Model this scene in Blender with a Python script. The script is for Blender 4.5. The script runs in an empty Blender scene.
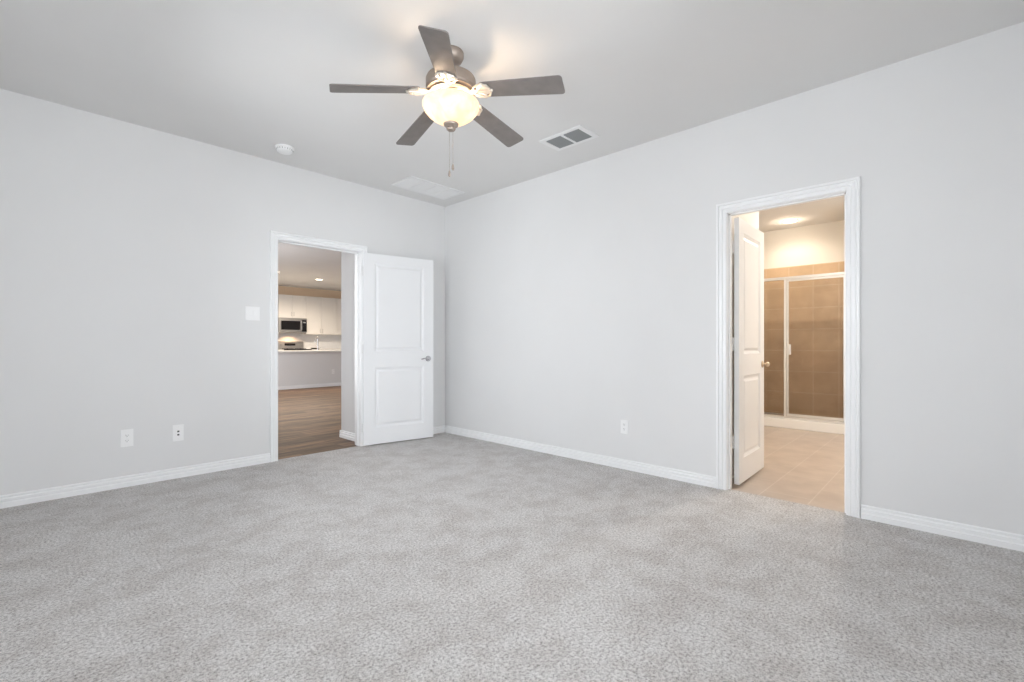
import bpy, bmesh, math
from mathutils import Vector, Matrix

S = bpy.context.scene
COL = S.collection
PI = math.pi

# ------------------------------------------------------------------ camera
cam = bpy.data.cameras.new('camera')
cam.sensor_width = 36.0
cam.lens = 470.0 / 1024.0 * 36.0
cam.shift_y = 2.8 / 1024.0
cam.clip_start = 0.02
camo = bpy.data.objects.new('camera', cam)
COL.objects.link(camo)
camo.location = (-3.5876, -4.5336, 1.073)
camo.rotation_euler = (PI / 2, 0, math.radians(43.531 - 90))
S.camera = camo

# ------------------------------------------------------------------ world and light
S.view_settings.view_transform = 'Standard'
S.view_settings.look = 'None'
S.view_settings.gamma = 1.0
S.view_settings.use_curve_mapping = False
S.view_settings.exposure = 0.0
try:
    S.cycles.diffuse_bounces = 8
    S.cycles.glossy_bounces = 4
    S.cycles.transmission_bounces = 8
    S.cycles.transparent_max_bounces = 12
    S.cycles.max_bounces = 12
    S.cycles.sample_clamp_indirect = 6.0
    S.cycles.use_denoising = True
except Exception:
    pass

world = bpy.data.worlds.new('sky')
S.world = world
world.use_nodes = True
wn = world.node_tree
wn.nodes.clear()
wo = wn.nodes.new('ShaderNodeOutputWorld')
wb = wn.nodes.new('ShaderNodeBackground')
ws = wn.nodes.new('ShaderNodeTexSky')
ws.sky_type = 'HOSEK_WILKIE'
ws.turbidity = 8.0
ws.ground_albedo = 0.3
ws.sun_direction = (0.3, 0.6, 0.7)
wb.inputs['Strength'].default_value = 2.2
wn.links.new(ws.outputs[0], wb.inputs[0])
wn.links.new(wb.outputs[0], wo.inputs[0])


def area(name, loc, target, sx, sy, power, col):
    l = bpy.data.lights.new(name, 'AREA')
    l.shape = 'RECTANGLE'
    l.size, l.size_y = sx, sy
    l.energy = power
    l.color = col
    o = bpy.data.objects.new(name, l)
    COL.objects.link(o)
    o.location = loc
    d = Vector(target) - Vector(loc)
    o.rotation_euler = d.to_track_quat('-Z', 'Z').to_euler()
    return o


def point(name, loc, power, col, r=0.03, parent=None):
    l = bpy.data.lights.new(name, 'POINT')
    l.energy = power
    l.color = col
    l.shadow_soft_size = r
    o = bpy.data.objects.new(name, l)
    COL.objects.link(o)
    o.location = loc
    if parent is not None:
        o.parent = parent
    return o


def spot(name, loc, power, col, angle=130, r=0.05):
    l = bpy.data.lights.new(name, 'SPOT')
    l.energy = power
    l.color = col
    l.spot_size = math.radians(angle)
    l.spot_blend = 0.6
    l.shadow_soft_size = r
    o = bpy.data.objects.new(name, l)
    COL.objects.link(o)
    o.location = loc
    return o


DAY = (0.945, 0.962, 1.0)
WARM = (1.0, 0.86, 0.69)
# daylight through the bedroom windows (both behind / beside the camera)
area('daylight_south_window', (-2.6, -5.04, 1.50), (-2.6, 0, 1.50), 1.15, 1.7, 106, DAY)
area('daylight_west_window', (-3.87, -4.1, 1.45), (0, -4.1, 1.45), 1.0, 1.8, 96, DAY)
area('daylight_west_window', (-3.87, -1.6, 1.45), (0, -1.6, 1.45), 1.2, 1.8, 78, DAY)
# daylight through the windows of the living room, left of the doorway
area('daylight_living_window', (-2.95, 4.1, 1.25), (3, 4.1, 0.9), 4.6, 2.1, 300, DAY)
# recessed lamps of the kitchen and the shower, plus added bathroom fill
spot('kitchen_lamp_light', (1.80, 7.486, 2.715), 215, WARM, 166)
spot('kitchen_lamp_light', (0.53, 6.94, 2.715), 215, WARM, 166)
spot('hood_light', (1.86, 9.42, 1.37), 12.0, (1.0, 0.6, 0.33), 150, 0.03)
spot('shower_lamp_light', (3.60, -2.87, 2.70), 24, (1.0, 0.86, 0.69), 160, 0.08)
point('shower_lens_light', (3.62, -2.87, 2.62), 3.0, (1.0, 0.85, 0.67), 0.08)
spot('bathroom_fill_light', (2.0, -3.75, 2.715), 108, (1.0, 0.91, 0.81), 168)  # unseen lamp, added to brighten the bathroom
point('vanity_lamp_light', (1.9, -4.75, 2.05), 40, (1.0, 0.91, 0.82), 0.12)

# ------------------------------------------------------------------ materials
M = {}


def new_mat(name):
    m = bpy.data.materials.new(name)
    m.use_nodes = True
    nt = m.node_tree
    b = nt.nodes['Principled BSDF']
    M[name] = m
    return m, nt, b


def simple(name, col, rough=0.5, metal=0.0, noise=0.0, nscale=8.0, bump=0.0, bscale=200.0, spec=0.5):
    m, nt, b = new_mat(name)
    b.inputs['Base Color'].default_value = (*col, 1)
    b.inputs['Roughness'].default_value = rough
    b.inputs['Metallic'].default_value = metal
    b.inputs['Specular IOR Level'].default_value = spec
    tc = nt.nodes.new('ShaderNodeTexCoord')
    if noise > 0:
        n = nt.nodes.new('ShaderNodeTexNoise')
        n.inputs['Scale'].default_value = nscale
        n.inputs['Detail'].default_value = 4
        r = nt.nodes.new('ShaderNodeValToRGB')
        r.color_ramp.elements[0].position = 0.3
        r.color_ramp.elements[1].position = 0.7
        r.color_ramp.elements[0].color = (*[c * (1 - noise) for c in col], 1)
        r.color_ramp.elements[1].color = (*[min(1, c * (1 + noise)) for c in col], 1)
        nt.links.new(tc.outputs['Object'], n.inputs['Vector'])
        nt.links.new(n.outputs['Fac'], r.inputs['Fac'])
        nt.links.new(r.outputs['Color'], b.inputs['Base Color'])
    if bump > 0:
        n2 = nt.nodes.new('ShaderNodeTexNoise')
        n2.inputs['Scale'].default_value = bscale
        n2.inputs['Detail'].default_value = 3
        bp = nt.nodes.new('ShaderNodeBump')
        bp.inputs['Strength'].default_value = bump
        bp.inputs['Distance'].default_value = 0.002
        nt.links.new(tc.outputs['Object'], n2.inputs['Vector'])
        nt.links.new(n2.outputs['Fac'], bp.inputs['Height'])
        nt.links.new(bp.outputs['Normal'], b.inputs['Normal'])
    return m


simple('wall_paint', (0.755, 0.755, 0.755), 0.75, noise=0.01, nscale=2.0, bump=0.12, bscale=90, spec=0.25)
simple('ceiling_paint', (0.745, 0.74, 0.732), 0.85, noise=0.01, nscale=2.0, bump=0.15, bscale=120, spec=0.2)
simple('kitchen_paint_warm_lit', (0.80, 0.63, 0.46), 0.75, bump=0.1, bscale=90, spec=0.25)  # tan: warm lamp light painted into the wall colour
simple('bath_paint', (0.80, 0.775, 0.73), 0.75, bump=0.1, bscale=90, spec=0.25)
simple('trim_paint', (0.88, 0.885, 0.89), 0.32, noise=0.006, nscale=3)
simple('door_paint', (0.84, 0.845, 0.855), 0.35, noise=0.006, nscale=3)
simple('white_plastic', (0.88, 0.88, 0.88), 0.35)
simple('white_metal', (0.78, 0.78, 0.78), 0.4)
simple('dark_slot', (0.03, 0.03, 0.03), 0.6)
simple('grey_louvre', (0.26, 0.27, 0.27), 0.5)
simple('grille_white', (0.80, 0.80, 0.80), 0.6)
simple('duct_dark', (0.05, 0.055, 0.055), 0.8)
simple('nickel', (0.36, 0.30, 0.255), 0.5, 0.7)
simple('chrome', (0.62, 0.62, 0.64), 0.18, 1.0)
simple('blade_wood', (0.185, 0.165, 0.155), 0.5, noise=0.10, nscale=14)
simple('iron_metal', (0.72, 0.66, 0.58), 0.35, 0.6)
simple('pan_metal_lit', (0.55, 0.48, 0.41), 0.45, 0.5)  # lighter than the nickel: glow of the bulbs painted into the plate
simple('cabinet_paint', (0.80, 0.77, 0.73), 0.45)
simple('counter_stone', (0.72, 0.72, 0.71), 0.3, noise=0.06, nscale=40)
simple('backsplash', (0.76, 0.76, 0.76), 0.35, noise=0.02, nscale=20)
simple('steel', (0.55, 0.54, 0.53), 0.35, 1.0)
simple('black_glass', (0.012, 0.011, 0.012), 0.12)
simple('oven_black', (0.02, 0.02, 0.02), 0.4)
simple('shower_base', (0.80, 0.79, 0.77), 0.25)
simple('alu_frame', (0.80, 0.80, 0.79), 0.28, 0.7)
simple('brass_nickel', (0.62, 0.50, 0.38), 0.28, 1.0)
simple('earth', (0.18, 0.2, 0.12), 0.9, noise=0.2, nscale=3)


def emit_mat(name, col, strength):
    m, nt, b = new_mat(name)
    b.inputs['Base Color'].default_value = (*col, 1)
    b.inputs['Emission Color'].default_value = (*col, 1)
    b.inputs['Emission Strength'].default_value = strength
    return m


emit_mat('lamp_lens', (1.0, 0.85, 0.66), 9.0)
emit_mat('bulb', (1.0, 0.80, 0.55), 14.0)

# carpet: fine twisted pile, grey with darker and lighter tufts
m, nt, b = new_mat('carpet')
tc = nt.nodes.new('ShaderNodeTexCoord')
n1 = nt.nodes.new('ShaderNodeTexNoise'); n1.inputs['Scale'].default_value = 88; n1.inputs['Detail'].default_value = 5; n1.inputs['Roughness'].default_value = 0.9
r1 = nt.nodes.new('ShaderNodeValToRGB')
r1.color_ramp.elements[0].position = 0.37; r1.color_ramp.elements[0].color = (0.235, 0.223, 0.215, 1)
r1.color_ramp.elements[1].position = 0.55; r1.color_ramp.elements[1].color = (0.745, 0.73, 0.718, 1)
n2 = nt.nodes.new('ShaderNodeTexNoise'); n2.inputs['Scale'].default_value = 4.5; n2.inputs['Detail'].default_value = 7; n2.inputs['Roughness'].default_value = 0.75
r2 = nt.nodes.new('ShaderNodeValToRGB')
r2.color_ramp.elements[0].position = 0.40; r2.color_ramp.elements[0].color = (0.83, 0.812, 0.80, 1)
r2.color_ramp.elements[1].position = 0.56; r2.color_ramp.elements[1].color = (0.98, 0.98, 0.98, 1)
mx = nt.nodes.new('ShaderNodeMix'); mx.data_type = 'RGBA'; mx.blend_type = 'MULTIPLY'; mx.inputs['Factor'].default_value = 1
vor = nt.nodes.new('ShaderNodeTexVoronoi'); vor.inputs['Scale'].default_value = 130
bp = nt.nodes.new('ShaderNodeBump'); bp.inputs['Strength'].default_value = 0.3; bp.inputs['Distance'].default_value = 0.006
ad = nt.nodes.new('ShaderNodeMath'); ad.operation = 'SUBTRACT'
nt.links.new(tc.outputs['Object'], n1.inputs['Vector'])
nt.links.new(tc.outputs['Object'], n2.inputs['Vector'])
nt.links.new(tc.outputs['Object'], vor.inputs['Vector'])
nt.links.new(n1.outputs['Fac'], r1.inputs['Fac'])
nt.links.new(n2.outputs['Fac'], r2.inputs['Fac'])
nt.links.new(r1.outputs['Color'], mx.inputs['A'])
nt.links.new(r2.outputs['Color'], mx.inputs['B'])
nt.links.new(mx.outputs['Result'], b.inputs['Base Color'])
nt.links.new(n1.outputs['Fac'], ad.inputs[0]); nt.links.new(vor.outputs['Distance'], ad.inputs[1])
nt.links.new(ad.outputs[0], bp.inputs['Height'])
nt.links.new(bp.outputs['Normal'], b.inputs['Normal'])
b.inputs['Roughness'].default_value = 0.95
b.inputs['Specular IOR Level'].default_value = 0.1

# wood-look plank floor; planks run along X
m, nt, b = new_mat('plank_floor')
tc = nt.nodes.new('ShaderNodeTexCoord')
br = nt.nodes.new('ShaderNodeTexBrick')
br.inputs['Scale'].default_value = 1.0
br.inputs['Brick Width'].default_value = 1.22
br.inputs['Row Height'].default_value = 0.16
br.inputs['Mortar Size'].default_value = 0.003
br.inputs['Mortar Smooth'].default_value = 0.2
br.inputs['Bias'].default_value = 0.0
br.offset = 0.37
br.inputs['Color1'].default_value = (0.19, 0.118, 0.074, 1)
br.inputs['Color2'].default_value = (0.088, 0.052, 0.032, 1)
br.inputs['Mortar'].default_value = (0.07, 0.045, 0.03, 1)
mp = nt.nodes.new('ShaderNodeMapping'); mp.inputs['Scale'].default_value = (1.5, 22, 1)
ng = nt.nodes.new('ShaderNodeTexNoise'); ng.inputs['Scale'].default_value = 1.6; ng.inputs['Detail'].default_value = 6
rg = nt.nodes.new('ShaderNodeValToRGB')
rg.color_ramp.elements[0].position = 0.40; rg.color_ramp.elements[0].color = (0.58, 0.56, 0.54, 1)
rg.color_ramp.elements[1].position = 0.60; rg.color_ramp.elements[1].color = (1.5, 1.47, 1.45, 1)
mx = nt.nodes.new('ShaderNodeMix'); mx.data_type = 'RGBA'; mx.blend_type = 'MULTIPLY'; mx.inputs['Factor'].default_value = 1
nt.links.new(tc.outputs['Object'], br.inputs['Vector'])
nt.links.new(tc.outputs['Object'], mp.inputs['Vector'])
nt.links.new(mp.outputs['Vector'], ng.inputs['Vector'])
nt.links.new(ng.outputs['Fac'], rg.inputs['Fac'])
nt.links.new(br.outputs['Color'], mx.inputs['A'])
nt.links.new(rg.outputs['Color'], mx.inputs['B'])
nt.links.new(mx.outputs['Result'], b.inputs['Base Color'])
b.inputs['Roughness'].default_value = 0.55
b.inputs['Specular IOR Level'].default_value = 0.3


def tile_mat(name, c1, c2, grout, w, h, off, axes, shift=(0, 0), mortar=0.004, rough=0.35):
    m, nt, b = new_mat(name)
    tc = nt.nodes.new('ShaderNodeTexCoord')
    sp = nt.nodes.new('ShaderNodeSeparateXYZ')
    cb = nt.nodes.new('ShaderNodeCombineXYZ')
    nt.links.new(tc.outputs['Object'], sp.inputs[0])
    for i, a in enumerate(axes):
        ma = nt.nodes.new('ShaderNodeMath'); ma.operation = 'ADD'; ma.inputs[1].default_value = shift[i]
        nt.links.new(sp.outputs[a], ma.inputs[0])
        nt.links.new(ma.outputs[0], cb.inputs[i])
    br = nt.nodes.new('ShaderNodeTexBrick')
    br.offset = off
    br.inputs['Scale'].default_value = 1.0
    br.inputs['Brick Width'].default_value = w
    br.inputs['Row Height'].default_value = h
    br.inputs['Mortar Size'].default_value = mortar
    br.inputs['Color1'].default_value = (*c1, 1)
    br.inputs['Color2'].default_value = (*c2, 1)
    br.inputs['Mortar'].default_value = (*grout, 1)
    n = nt.nodes.new('ShaderNodeTexNoise'); n.inputs['Scale'].default_value = 5; n.inputs['Detail'].default_value = 5
    r = nt.nodes.new('ShaderNodeValToRGB')
    r.color_ramp.elements[0].position = 0.3; r.color_ramp.elements[0].color = (0.88, 0.87, 0.86, 1)
    r.color_ramp.elements[1].position = 0.7; r.color_ramp.elements[1].color = (1.08, 1.08, 1.08, 1)
    mx = nt.nodes.new('ShaderNodeMix'); mx.data_type = 'RGBA'; mx.blend_type = 'MULTIPLY'; mx.inputs['Factor'].default_value = 1
    nt.links.new(cb.outputs[0], br.inputs['Vector'])
    nt.links.new(tc.outputs['Object'], n.inputs['Vector'])
    nt.links.new(n.outputs['Fac'], r.inputs['Fac'])
    nt.links.new(br.outputs['Color'], mx.inputs['A'])
    nt.links.new(r.outputs['Color'], mx.inputs['B'])
    nt.links.new(mx.outputs['Result'], b.inputs['Base Color'])
    b.inputs['Roughness'].default_value = rough


tile_mat('floor_tile', (0.50, 0.42, 0.355), (0.47, 0.395, 0.335), (0.56, 0.49, 0.43), 0.60, 0.30, 0.5, ('X', 'Y'), (0.1, 0.20))
tile_mat('shower_tile', (0.62, 0.455, 0.30), (0.57, 0.42, 0.275), (0.66, 0.52, 0.37), 0.30, 0.30, 0.0, ('Y', 'Z'), (0.06, -0.08), 0.006)
tile_mat('shower_tile_side', (0.62, 0.455, 0.30), (0.57, 0.42, 0.275), (0.66, 0.52, 0.37), 0.30, 0.30, 0.0, ('X', 'Z'), (0.0, -0.08))


def pane_mat(name, tint, gl=1.0):
    m, nt, b = new_mat(name)
    nt.nodes.remove(b)
    out = nt.nodes['Material Output']
    t = nt.nodes.new('ShaderNodeBsdfTransparent'); t.inputs[0].default_value = (*tint, 1)
    g = nt.nodes.new('ShaderNodeBsdfGlossy'); g.inputs['Roughness'].default_value = 0.03
    f = nt.nodes.new('ShaderNodeFresnel'); f.inputs[0].default_value = 1.5
    mu = nt.nodes.new('ShaderNodeMath'); mu.operation = 'MULTIPLY'; mu.inputs[1].default_value = gl
    x = nt.nodes.new('ShaderNodeMixShader')
    nt.links.new(f.outputs[0], mu.inputs[0]); nt.links.new(mu.outputs[0], x.inputs[0])
    nt.links.new(t.outputs[0], x.inputs[1]); nt.links.new(g.outputs[0], x.inputs[2])
    nt.links.new(x.outputs[0], out.inputs[0])


pane_mat('window_glass', (0.97, 0.98, 0.98))
pane_mat('shower_glass', (0.93, 0.92, 0.90), 1.3)

# alabaster bowl of the fan light: lets the bulbs glow through
m, nt, b = new_mat('alabaster_glass')
nt.nodes.remove(b)
out = nt.nodes['Material Output']
tr = nt.nodes.new('ShaderNodeBsdfTranslucent')
df = nt.nodes.new('ShaderNodeBsdfDiffuse')
em = nt.nodes.new('ShaderNodeEmission'); em.inputs[0].default_value = (1.0, 0.80, 0.56, 1); em.inputs[1].default_value = 0.20
n = nt.nodes.new('ShaderNodeTexNoise'); n.inputs['Scale'].default_value = 9; n.inputs['Detail'].default_value = 5; n.inputs['Distortion'].default_value = 1.5
r = nt.nodes.new('ShaderNodeValToRGB')
r.color_ramp.elements[0].color = (0.80, 0.68, 0.55, 1); r.color_ramp.elements[0].position = 0.35
r.color_ramp.elements[1].color = (0.95, 0.88, 0.78, 1); r.color_ramp.elements[1].position = 0.65
x1 = nt.nodes.new('ShaderNodeMixShader'); x1.inputs[0].default_value = 0.5
ad = nt.nodes.new('ShaderNodeAddShader')
tc = nt.nodes.new('ShaderNodeTexCoord')
nt.links.new(tc.outputs['Object'], n.inputs['Vector'])
nt.links.new(n.outputs['Fac'], r.inputs['Fac'])
nt.links.new(r.outputs[0], tr.inputs[0]); nt.links.new(r.outputs[0], df.inputs[0])
nt.links.new(tr.outputs[0], x1.inputs[1]); nt.links.new(df.outputs[0], x1.inputs[2])
nt.links.new(x1.outputs[0], ad.inputs[0]); nt.links.new(em.outputs[0], ad.inputs[1])
nt.links.new(ad.outputs[0], out.inputs[0])


# ------------------------------------------------------------------ mesh helpers
class MB:
    def __init__(self):
        self.bm = bmesh.new()

    def box(self, x0, y0, z0, x1, y1, z1, bevel=0.0):
        bm2 = bmesh.new()
        bmesh.ops.create_cube(bm2, size=1)
        for v in bm2.verts:
            v.co = Vector(((x0 + x1) / 2 + v.co.x * (x1 - x0), (y0 + y1) / 2 + v.co.y * (y1 - y0), (z0 + z1) / 2 + v.co.z * (z1 - z0)))
        if bevel > 0:
            bmesh.ops.bevel(bm2, geom=bm2.edges[:], offset=bevel, segments=2, affect='EDGES', profile=0.6)
        self._merge(bm2)
        return self

    def _merge(self, bm2, mat=None):
        if mat is not None:
            bmesh.ops.transform(bm2, matrix=mat, verts=bm2.verts)
        me = bpy.data.meshes.new('tmp')
        bm2.to_mesh(me)
        bm2.free()
        self.bm.from_mesh(me)
        bpy.data.meshes.remove(me)

    def poly(self, pts):
        vs = [self.bm.verts.new(p) for p in pts]
        return self.bm.faces.new(vs)

    def prism(self, prof, a, b, u, v):
        """sweep 2-D profile (list of (s,t)) from point a to b; u, v are the profile axes"""
        a, b, u, v = Vector(a), Vector(b), Vector(u), Vector(v)
        ra = [self.bm.verts.new(a + u * s + v * t) for s, t in prof]
        rb = [self.bm.verts.new(b + u * s + v * t) for s, t in prof]
        n = len(prof)
        for i in range(n):
            j = (i + 1) % n
            self.bm.faces.new((ra[i], ra[j], rb[j], rb[i]))
        self.bm.faces.new(ra[::-1]); self.bm.faces.new(rb)
        return self

    def lathe(self, prof, seg=40, center=(0, 0, 0), closed=False, mat=None):
        """prof: list of (r, z)"""
        bm2 = bmesh.new()
        rings = []
        for r_, z in prof:
            if r_ < 1e-6:
                rings.append([bm2.verts.new((center[0], center[1], center[2] + z))])
            else:
                rings.append([bm2.verts.new((center[0] + r_ * math.cos(2 * PI * k / seg), center[1] + r_ * math.sin(2 * PI * k / seg), center[2] + z)) for k in range(seg)])
        pairs = list(zip(rings[:-1], rings[1:]))
        if closed:
            pairs.append((rings[-1], rings[0]))
        for A, B in pairs:
            for k in range(seg):
                k2 = (k + 1) % seg
                if len(A) == 1 and len(B) == 1:
                    continue
                if len(A) == 1:
                    bm2.faces.new((A[0], B[k2], B[k]))
                elif len(B) == 1:
                    bm2.faces.new((A[k], A[k2], B[0]))
                else:
                    bm2.faces.new((A[k], A[k2], B[k2], B[k]))
        self._merge(bm2, mat)
        return self

    def tube(self, pts, r, seg=10, caps=True):
        pts = [Vector(p) for p in pts]
        rs = r if isinstance(r, (list, tuple)) else [r] * len(pts)
        rings = []
        for i, p in enumerate(pts):
            if i == 0: t = pts[1] - pts[0]
            elif i == len(pts) - 1: t = pts[-1] - pts[-2]
            else: t = pts[i + 1] - pts[i - 1]
            t.normalize()
            up = Vector((0, 0, 1)) if abs(t.z) < 0.9 else Vector((1, 0, 0))
            u = t.cross(up).normalized(); v = t.cross(u)
            rings.append([self.bm.verts.new(p + (u * math.cos(2 * PI * k / seg) + v * math.sin(2 * PI * k / seg)) * rs[i]) for k in range(seg)])
        for A, B in zip(rings[:-1], rings[1:]):
            for k in range(seg):
                k2 = (k + 1) % seg
                self.bm.faces.new((A[k], A[k2], B[k2], B[k]))
        if caps:
            self.bm.faces.new(rings[0][::-1]); self.bm.faces.new(rings[-1])
        return self

    def build(self, name, mat, parent=None, smooth=False, loc=None, matrix=None):
        bm = self.bm
        bmesh.ops.recalc_face_normals(bm, faces=bm.faces)
        if matrix is not None:
            bmesh.ops.transform(bm, matrix=matrix, verts=bm.verts)
        me = bpy.data.meshes.new(name)
        bm.to_mesh(me)
        bm.free()
        me.materials.append(M[mat])
        if smooth:
            for p in me.polygons:
                p.use_smooth = True
            me.set_sharp_from_angle(angle=math.radians(35))
        o = bpy.data.objects.new(name, me)
        COL.objects.link(o)
        if loc is not None:
            o.location = loc
        if parent is not None:
            o.parent = parent
        return o


def tag(o, label, cat, group=None):
    o['label'] = label
    o['category'] = cat
    if group:
        o['group'] = group
    return o


def thing(name, label, cat, loc=(0, 0, 0), rot=0, group=None):
    o = bpy.data.objects.new(name, None)
    o.empty_display_size = 0.1
    COL.objects.link(o)
    o.location = loc
    o.rotation_euler = (0, 0, rot)
    return tag(o, label, cat, group)


def struct(o, label=None):
    o['kind'] = 'structure'
    if label:
        o['label'] = label
    return o


def sempty(name, loc, rot=0, label=None):
    o = bpy.data.objects.new(name, None)
    COL.objects.link(o)
    o.location = loc
    o.rotation_euler = (0, 0, rot)
    return struct(o, label)


H = 2.74
T = 0.12
XW, YS = -3.73, -4.90

# ------------------------------------------------------------------ bedroom shell
# wall_north: y = 0 .. T, doorway x -1.937 .. -1.115
DX0, DX1, DH = -1.950, -1.102, 2.043      # rough opening, lined by the jamb
w = MB()
w.box(XW - T, 0, 0, DX0, T, H); w.box(DX1, 0, 0, 0, T, H); w.box(DX0, 0, DH, DX1, T, H)
struct(w.build('wall_north', 'wall_paint'), 'light grey bedroom wall with the doorway to the kitchen')
# wall_east: x = 0 .. T, doorway y -4.02 .. -3.312
TE = 0.10
EY0, EY1 = -4.033, -3.292
w = MB()
w.box(0, YS - T, 0, TE, EY0, H); w.box(0, EY1, 0, TE, T, H); w.box(0, EY0, DH, TE, EY1, H)
struct(w.build('wall_east', 'wall_paint'), 'light grey bedroom wall with the bathroom doorway')


def wall_with_window_x(name, x0, x1, y0, y1, wy0, wy1, wz0, wz1, axis, label, mat='wall_paint'):
    w = MB()
    if axis == 'x':      # wall runs along x, window spans x
        w.box(x0, y0, 0, wy0, y1, H); w.box(wy1, y0, 0, x1, y1, H)
        w.box(wy0, y0, 0, wy1, y1, wz0); w.box(wy0, y0, wz1, wy1, y1, H)
    else:
        w.box(x0, y0, 0, x1, wy0, H); w.box(x0, wy1, 0, x1, y1, H)
        w.box(x0, wy0, 0, x1, wy1, wz0); w.box(x0, wy0, wz1, x1, wy1, H)
    return struct(w.build(name, mat), label)


wall_with_window_x('wall_south', XW - T, 0, YS - T, YS, -3.2, -2.0, 0.65, 2.35, 'x', 'bedroom wall with a window')
ww = MB()
for y0_, y1_ in ((YS, -4.62), (-3.58, -2.22), (-0.98, 0)):
    ww.box(XW - T, y0_, 0, XW, y1_, H)
for y0_, y1_ in ((-4.62, -3.58), (-2.22, -0.98)):
    ww.box(XW - T, y0_, 0, XW, y1_, 0.55); ww.box(XW - T, y0_, 2.35, XW, y1_, H)
struct(ww.build('wall_west', 'wall_paint'), 'bedroom side wall with two windows')
struct(MB().box(XW - T, YS - T, H, T, T, H + 0.1).build('ceiling_bedroom', 'ceiling_paint'), 'white bedroom ceiling')
fl = MB()
fl.box(XW - T, YS - T, -0.06, 0, 0, 0)
fl.box(-1.936, 0, -0.06, -1.116, 0.035, 0)
fl.box(0, -4.019, -0.06, 0.035, -3.306, 0)
struct(fl.build('floor', 'carpet'), 'light grey cut pile carpet')


def window_unit(name, x0, x1, z0, z1, pos, axis, inward):
    """framed sash window; spans x0..x1 on its axis, at depth pos"""
    e = sempty(name, (0, 0, 0), 0)
    def bx(mb, a0, d0, zz0, a1, d1, zz1):
        if axis == 'x': mb.box(a0, pos + d0, zz0, a1, pos + d1, zz1)
        else: mb.box(pos + d0, a0, zz0, pos + d1, a1, zz1)
    f = MB()
    t = 0.05
    for a in ((x0, x0 + t), ((x0 + x1) / 2 - t / 2, (x0 + x1) / 2 + t / 2), (x1 - t, x1)):
        bx(f, a[0], -0.03, z0, a[1], 0.03, z1)
    zm = (z0 + z1) / 2
    for zz in ((z0, z0 + t), (zm - t / 2, zm + t / 2), (z1 - t, z1)):
        bx(f, x0, -0.028, zz[0], x1, 0.028, zz[1])
    f.build('window_frame', 'trim_paint', e)
    g = MB(); bx(g, x0 + 0.01, -0.003, z0 + 0.01, x1 - 0.01, 0.003, z1 - 0.01)
    g.build('pane', 'window_glass', e)
    s = MB(); bx(s, x0, 0.03 * inward, z0 + 0.001, x1, 0.10 * inward, z0 + 0.02)
    s.build('window_sill', 'trim_paint', e)
    return e


window_unit('window_1', -3.2, -2.0, 0.65, 2.35, YS - T + 0.04, 'x', 1)
window_unit('window_2', -4.62, -3.58, 0.55, 2.35, XW - T + 0.04, 'y', 1)
window_unit('window_3', -2.22, -0.98, 0.55, 2.35, XW - T + 0.04, 'y', 1)

# baseboard profile: (out from wall, up)
BH = 0.083
BASE = [(0, 0), (0.017, 0), (0.017, 0.032), (0.012, 0.036), (0.010, 0.040), (0.0135, 0.044), (0.0135, 0.058), (0.0085, 0.062), (0.0065, 0.066), (0.0095, 0.070), (0.0095, 0.078), (0.005, 0.083), (0, 0.083)]


def baseboard(name, a, b, out, label=None, mat='trim_paint'):
    mb = MB().prism(BASE, a, b, out, (0, 0, 1))
    return struct(mb.build(name, mat), label)


baseboard('baseboard_north', (XW, 0, 0), (-2.008, 0, 0), (0, -1, 0), 'white stepped baseboard left of the kitchen doorway')
baseboard('baseboard_north', (-1.044, 0, 0), (0, 0, 0), (0, -1, 0), 'white stepped baseboard behind the open white door')
baseboard('baseboard_east', (0, 0, 0), (0, -3.229, 0), (-1, 0, 0), 'white stepped baseboard between room corner and bathroom doorway')
baseboard('baseboard_east', (0, -4.099, 0), (0, YS, 0), (-1, 0, 0), 'white stepped baseboard right of the bathroom doorway')
baseboard('baseboard_south', (XW, YS, 0), (0, YS, 0), (0, 1, 0))
baseboard('baseboard_west', (XW, YS, 0), (XW, 0, 0), (1, 0, 0))

# door casing: stepped profile, mitred, around an opening.  (across from opening, out from wall)
CAS = [(0.003, 0), (0.003, 0.008), (0.008, 0.012), (0.024, 0.012), (0.027, 0.009), (0.031, 0.009), (0.035, 0.0155), (0.050, 0.0155), (0.053, 0.012), (0.057, 0.012), (0.061, 0.021), (0.073, 0.021), (0.076, 0.018), (0.076, 0)]


def casing(a0, a1, zt, wallpos, axis, out, scale=1.0):
    """returns MB of one side's casing"""
    mb = MB()
    def P(a, d, z):
        return (a, wallpos + out * d, z) if axis == 'x' else (wallpos + out * d, a, z)
    rings = []
    for (sa, sz, base) in ((-1, 0, (a0, 0.0)), (-1, 1, (a0, zt)), (1, 1, (a1, zt)), (1, 0, (a1, 0.0))):
        rings.append([mb.bm.verts.new(P(base[0] + sa * s * scale, d, base[1] + sz * s * scale)) for s, d in CAS])
    n = len(CAS)
    for A, B in zip(rings[:-1], rings[1:]):
        for i in range(n):
            j = (i + 1) % n
            mb.bm.faces.new((A[i], A[j], B[j], B[i]))
    mb.bm.faces.new(rings[0]); mb.bm.faces.new(rings[-1][::-1])
    return mb


def jamb(a0, a1, zt, axis, d0, d1, stop0, stop1, t=0.013):
    mb = MB()
    def bx(p0, q0, z0, p1, q1, z1):
        if axis == 'x': mb.box(p0, q0, z0, p1, q1, z1)
        else: mb.box(q0, p0, z0, q1, p1, z1)
    bx(a0 - t, d0, 0, a0, d1, zt + t); bx(a1, d0, 0, a1 + t, d1, zt + t); bx(a0, d0, zt, a1, d1, zt + t)
    bx(a0, stop0, 0, a0 + 0.011, stop1, zt); bx(a1 - 0.011, stop0, 0, a1, stop1, zt); bx(a0, stop0, zt - 0.011, a1, stop1, zt)
    return mb


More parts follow.
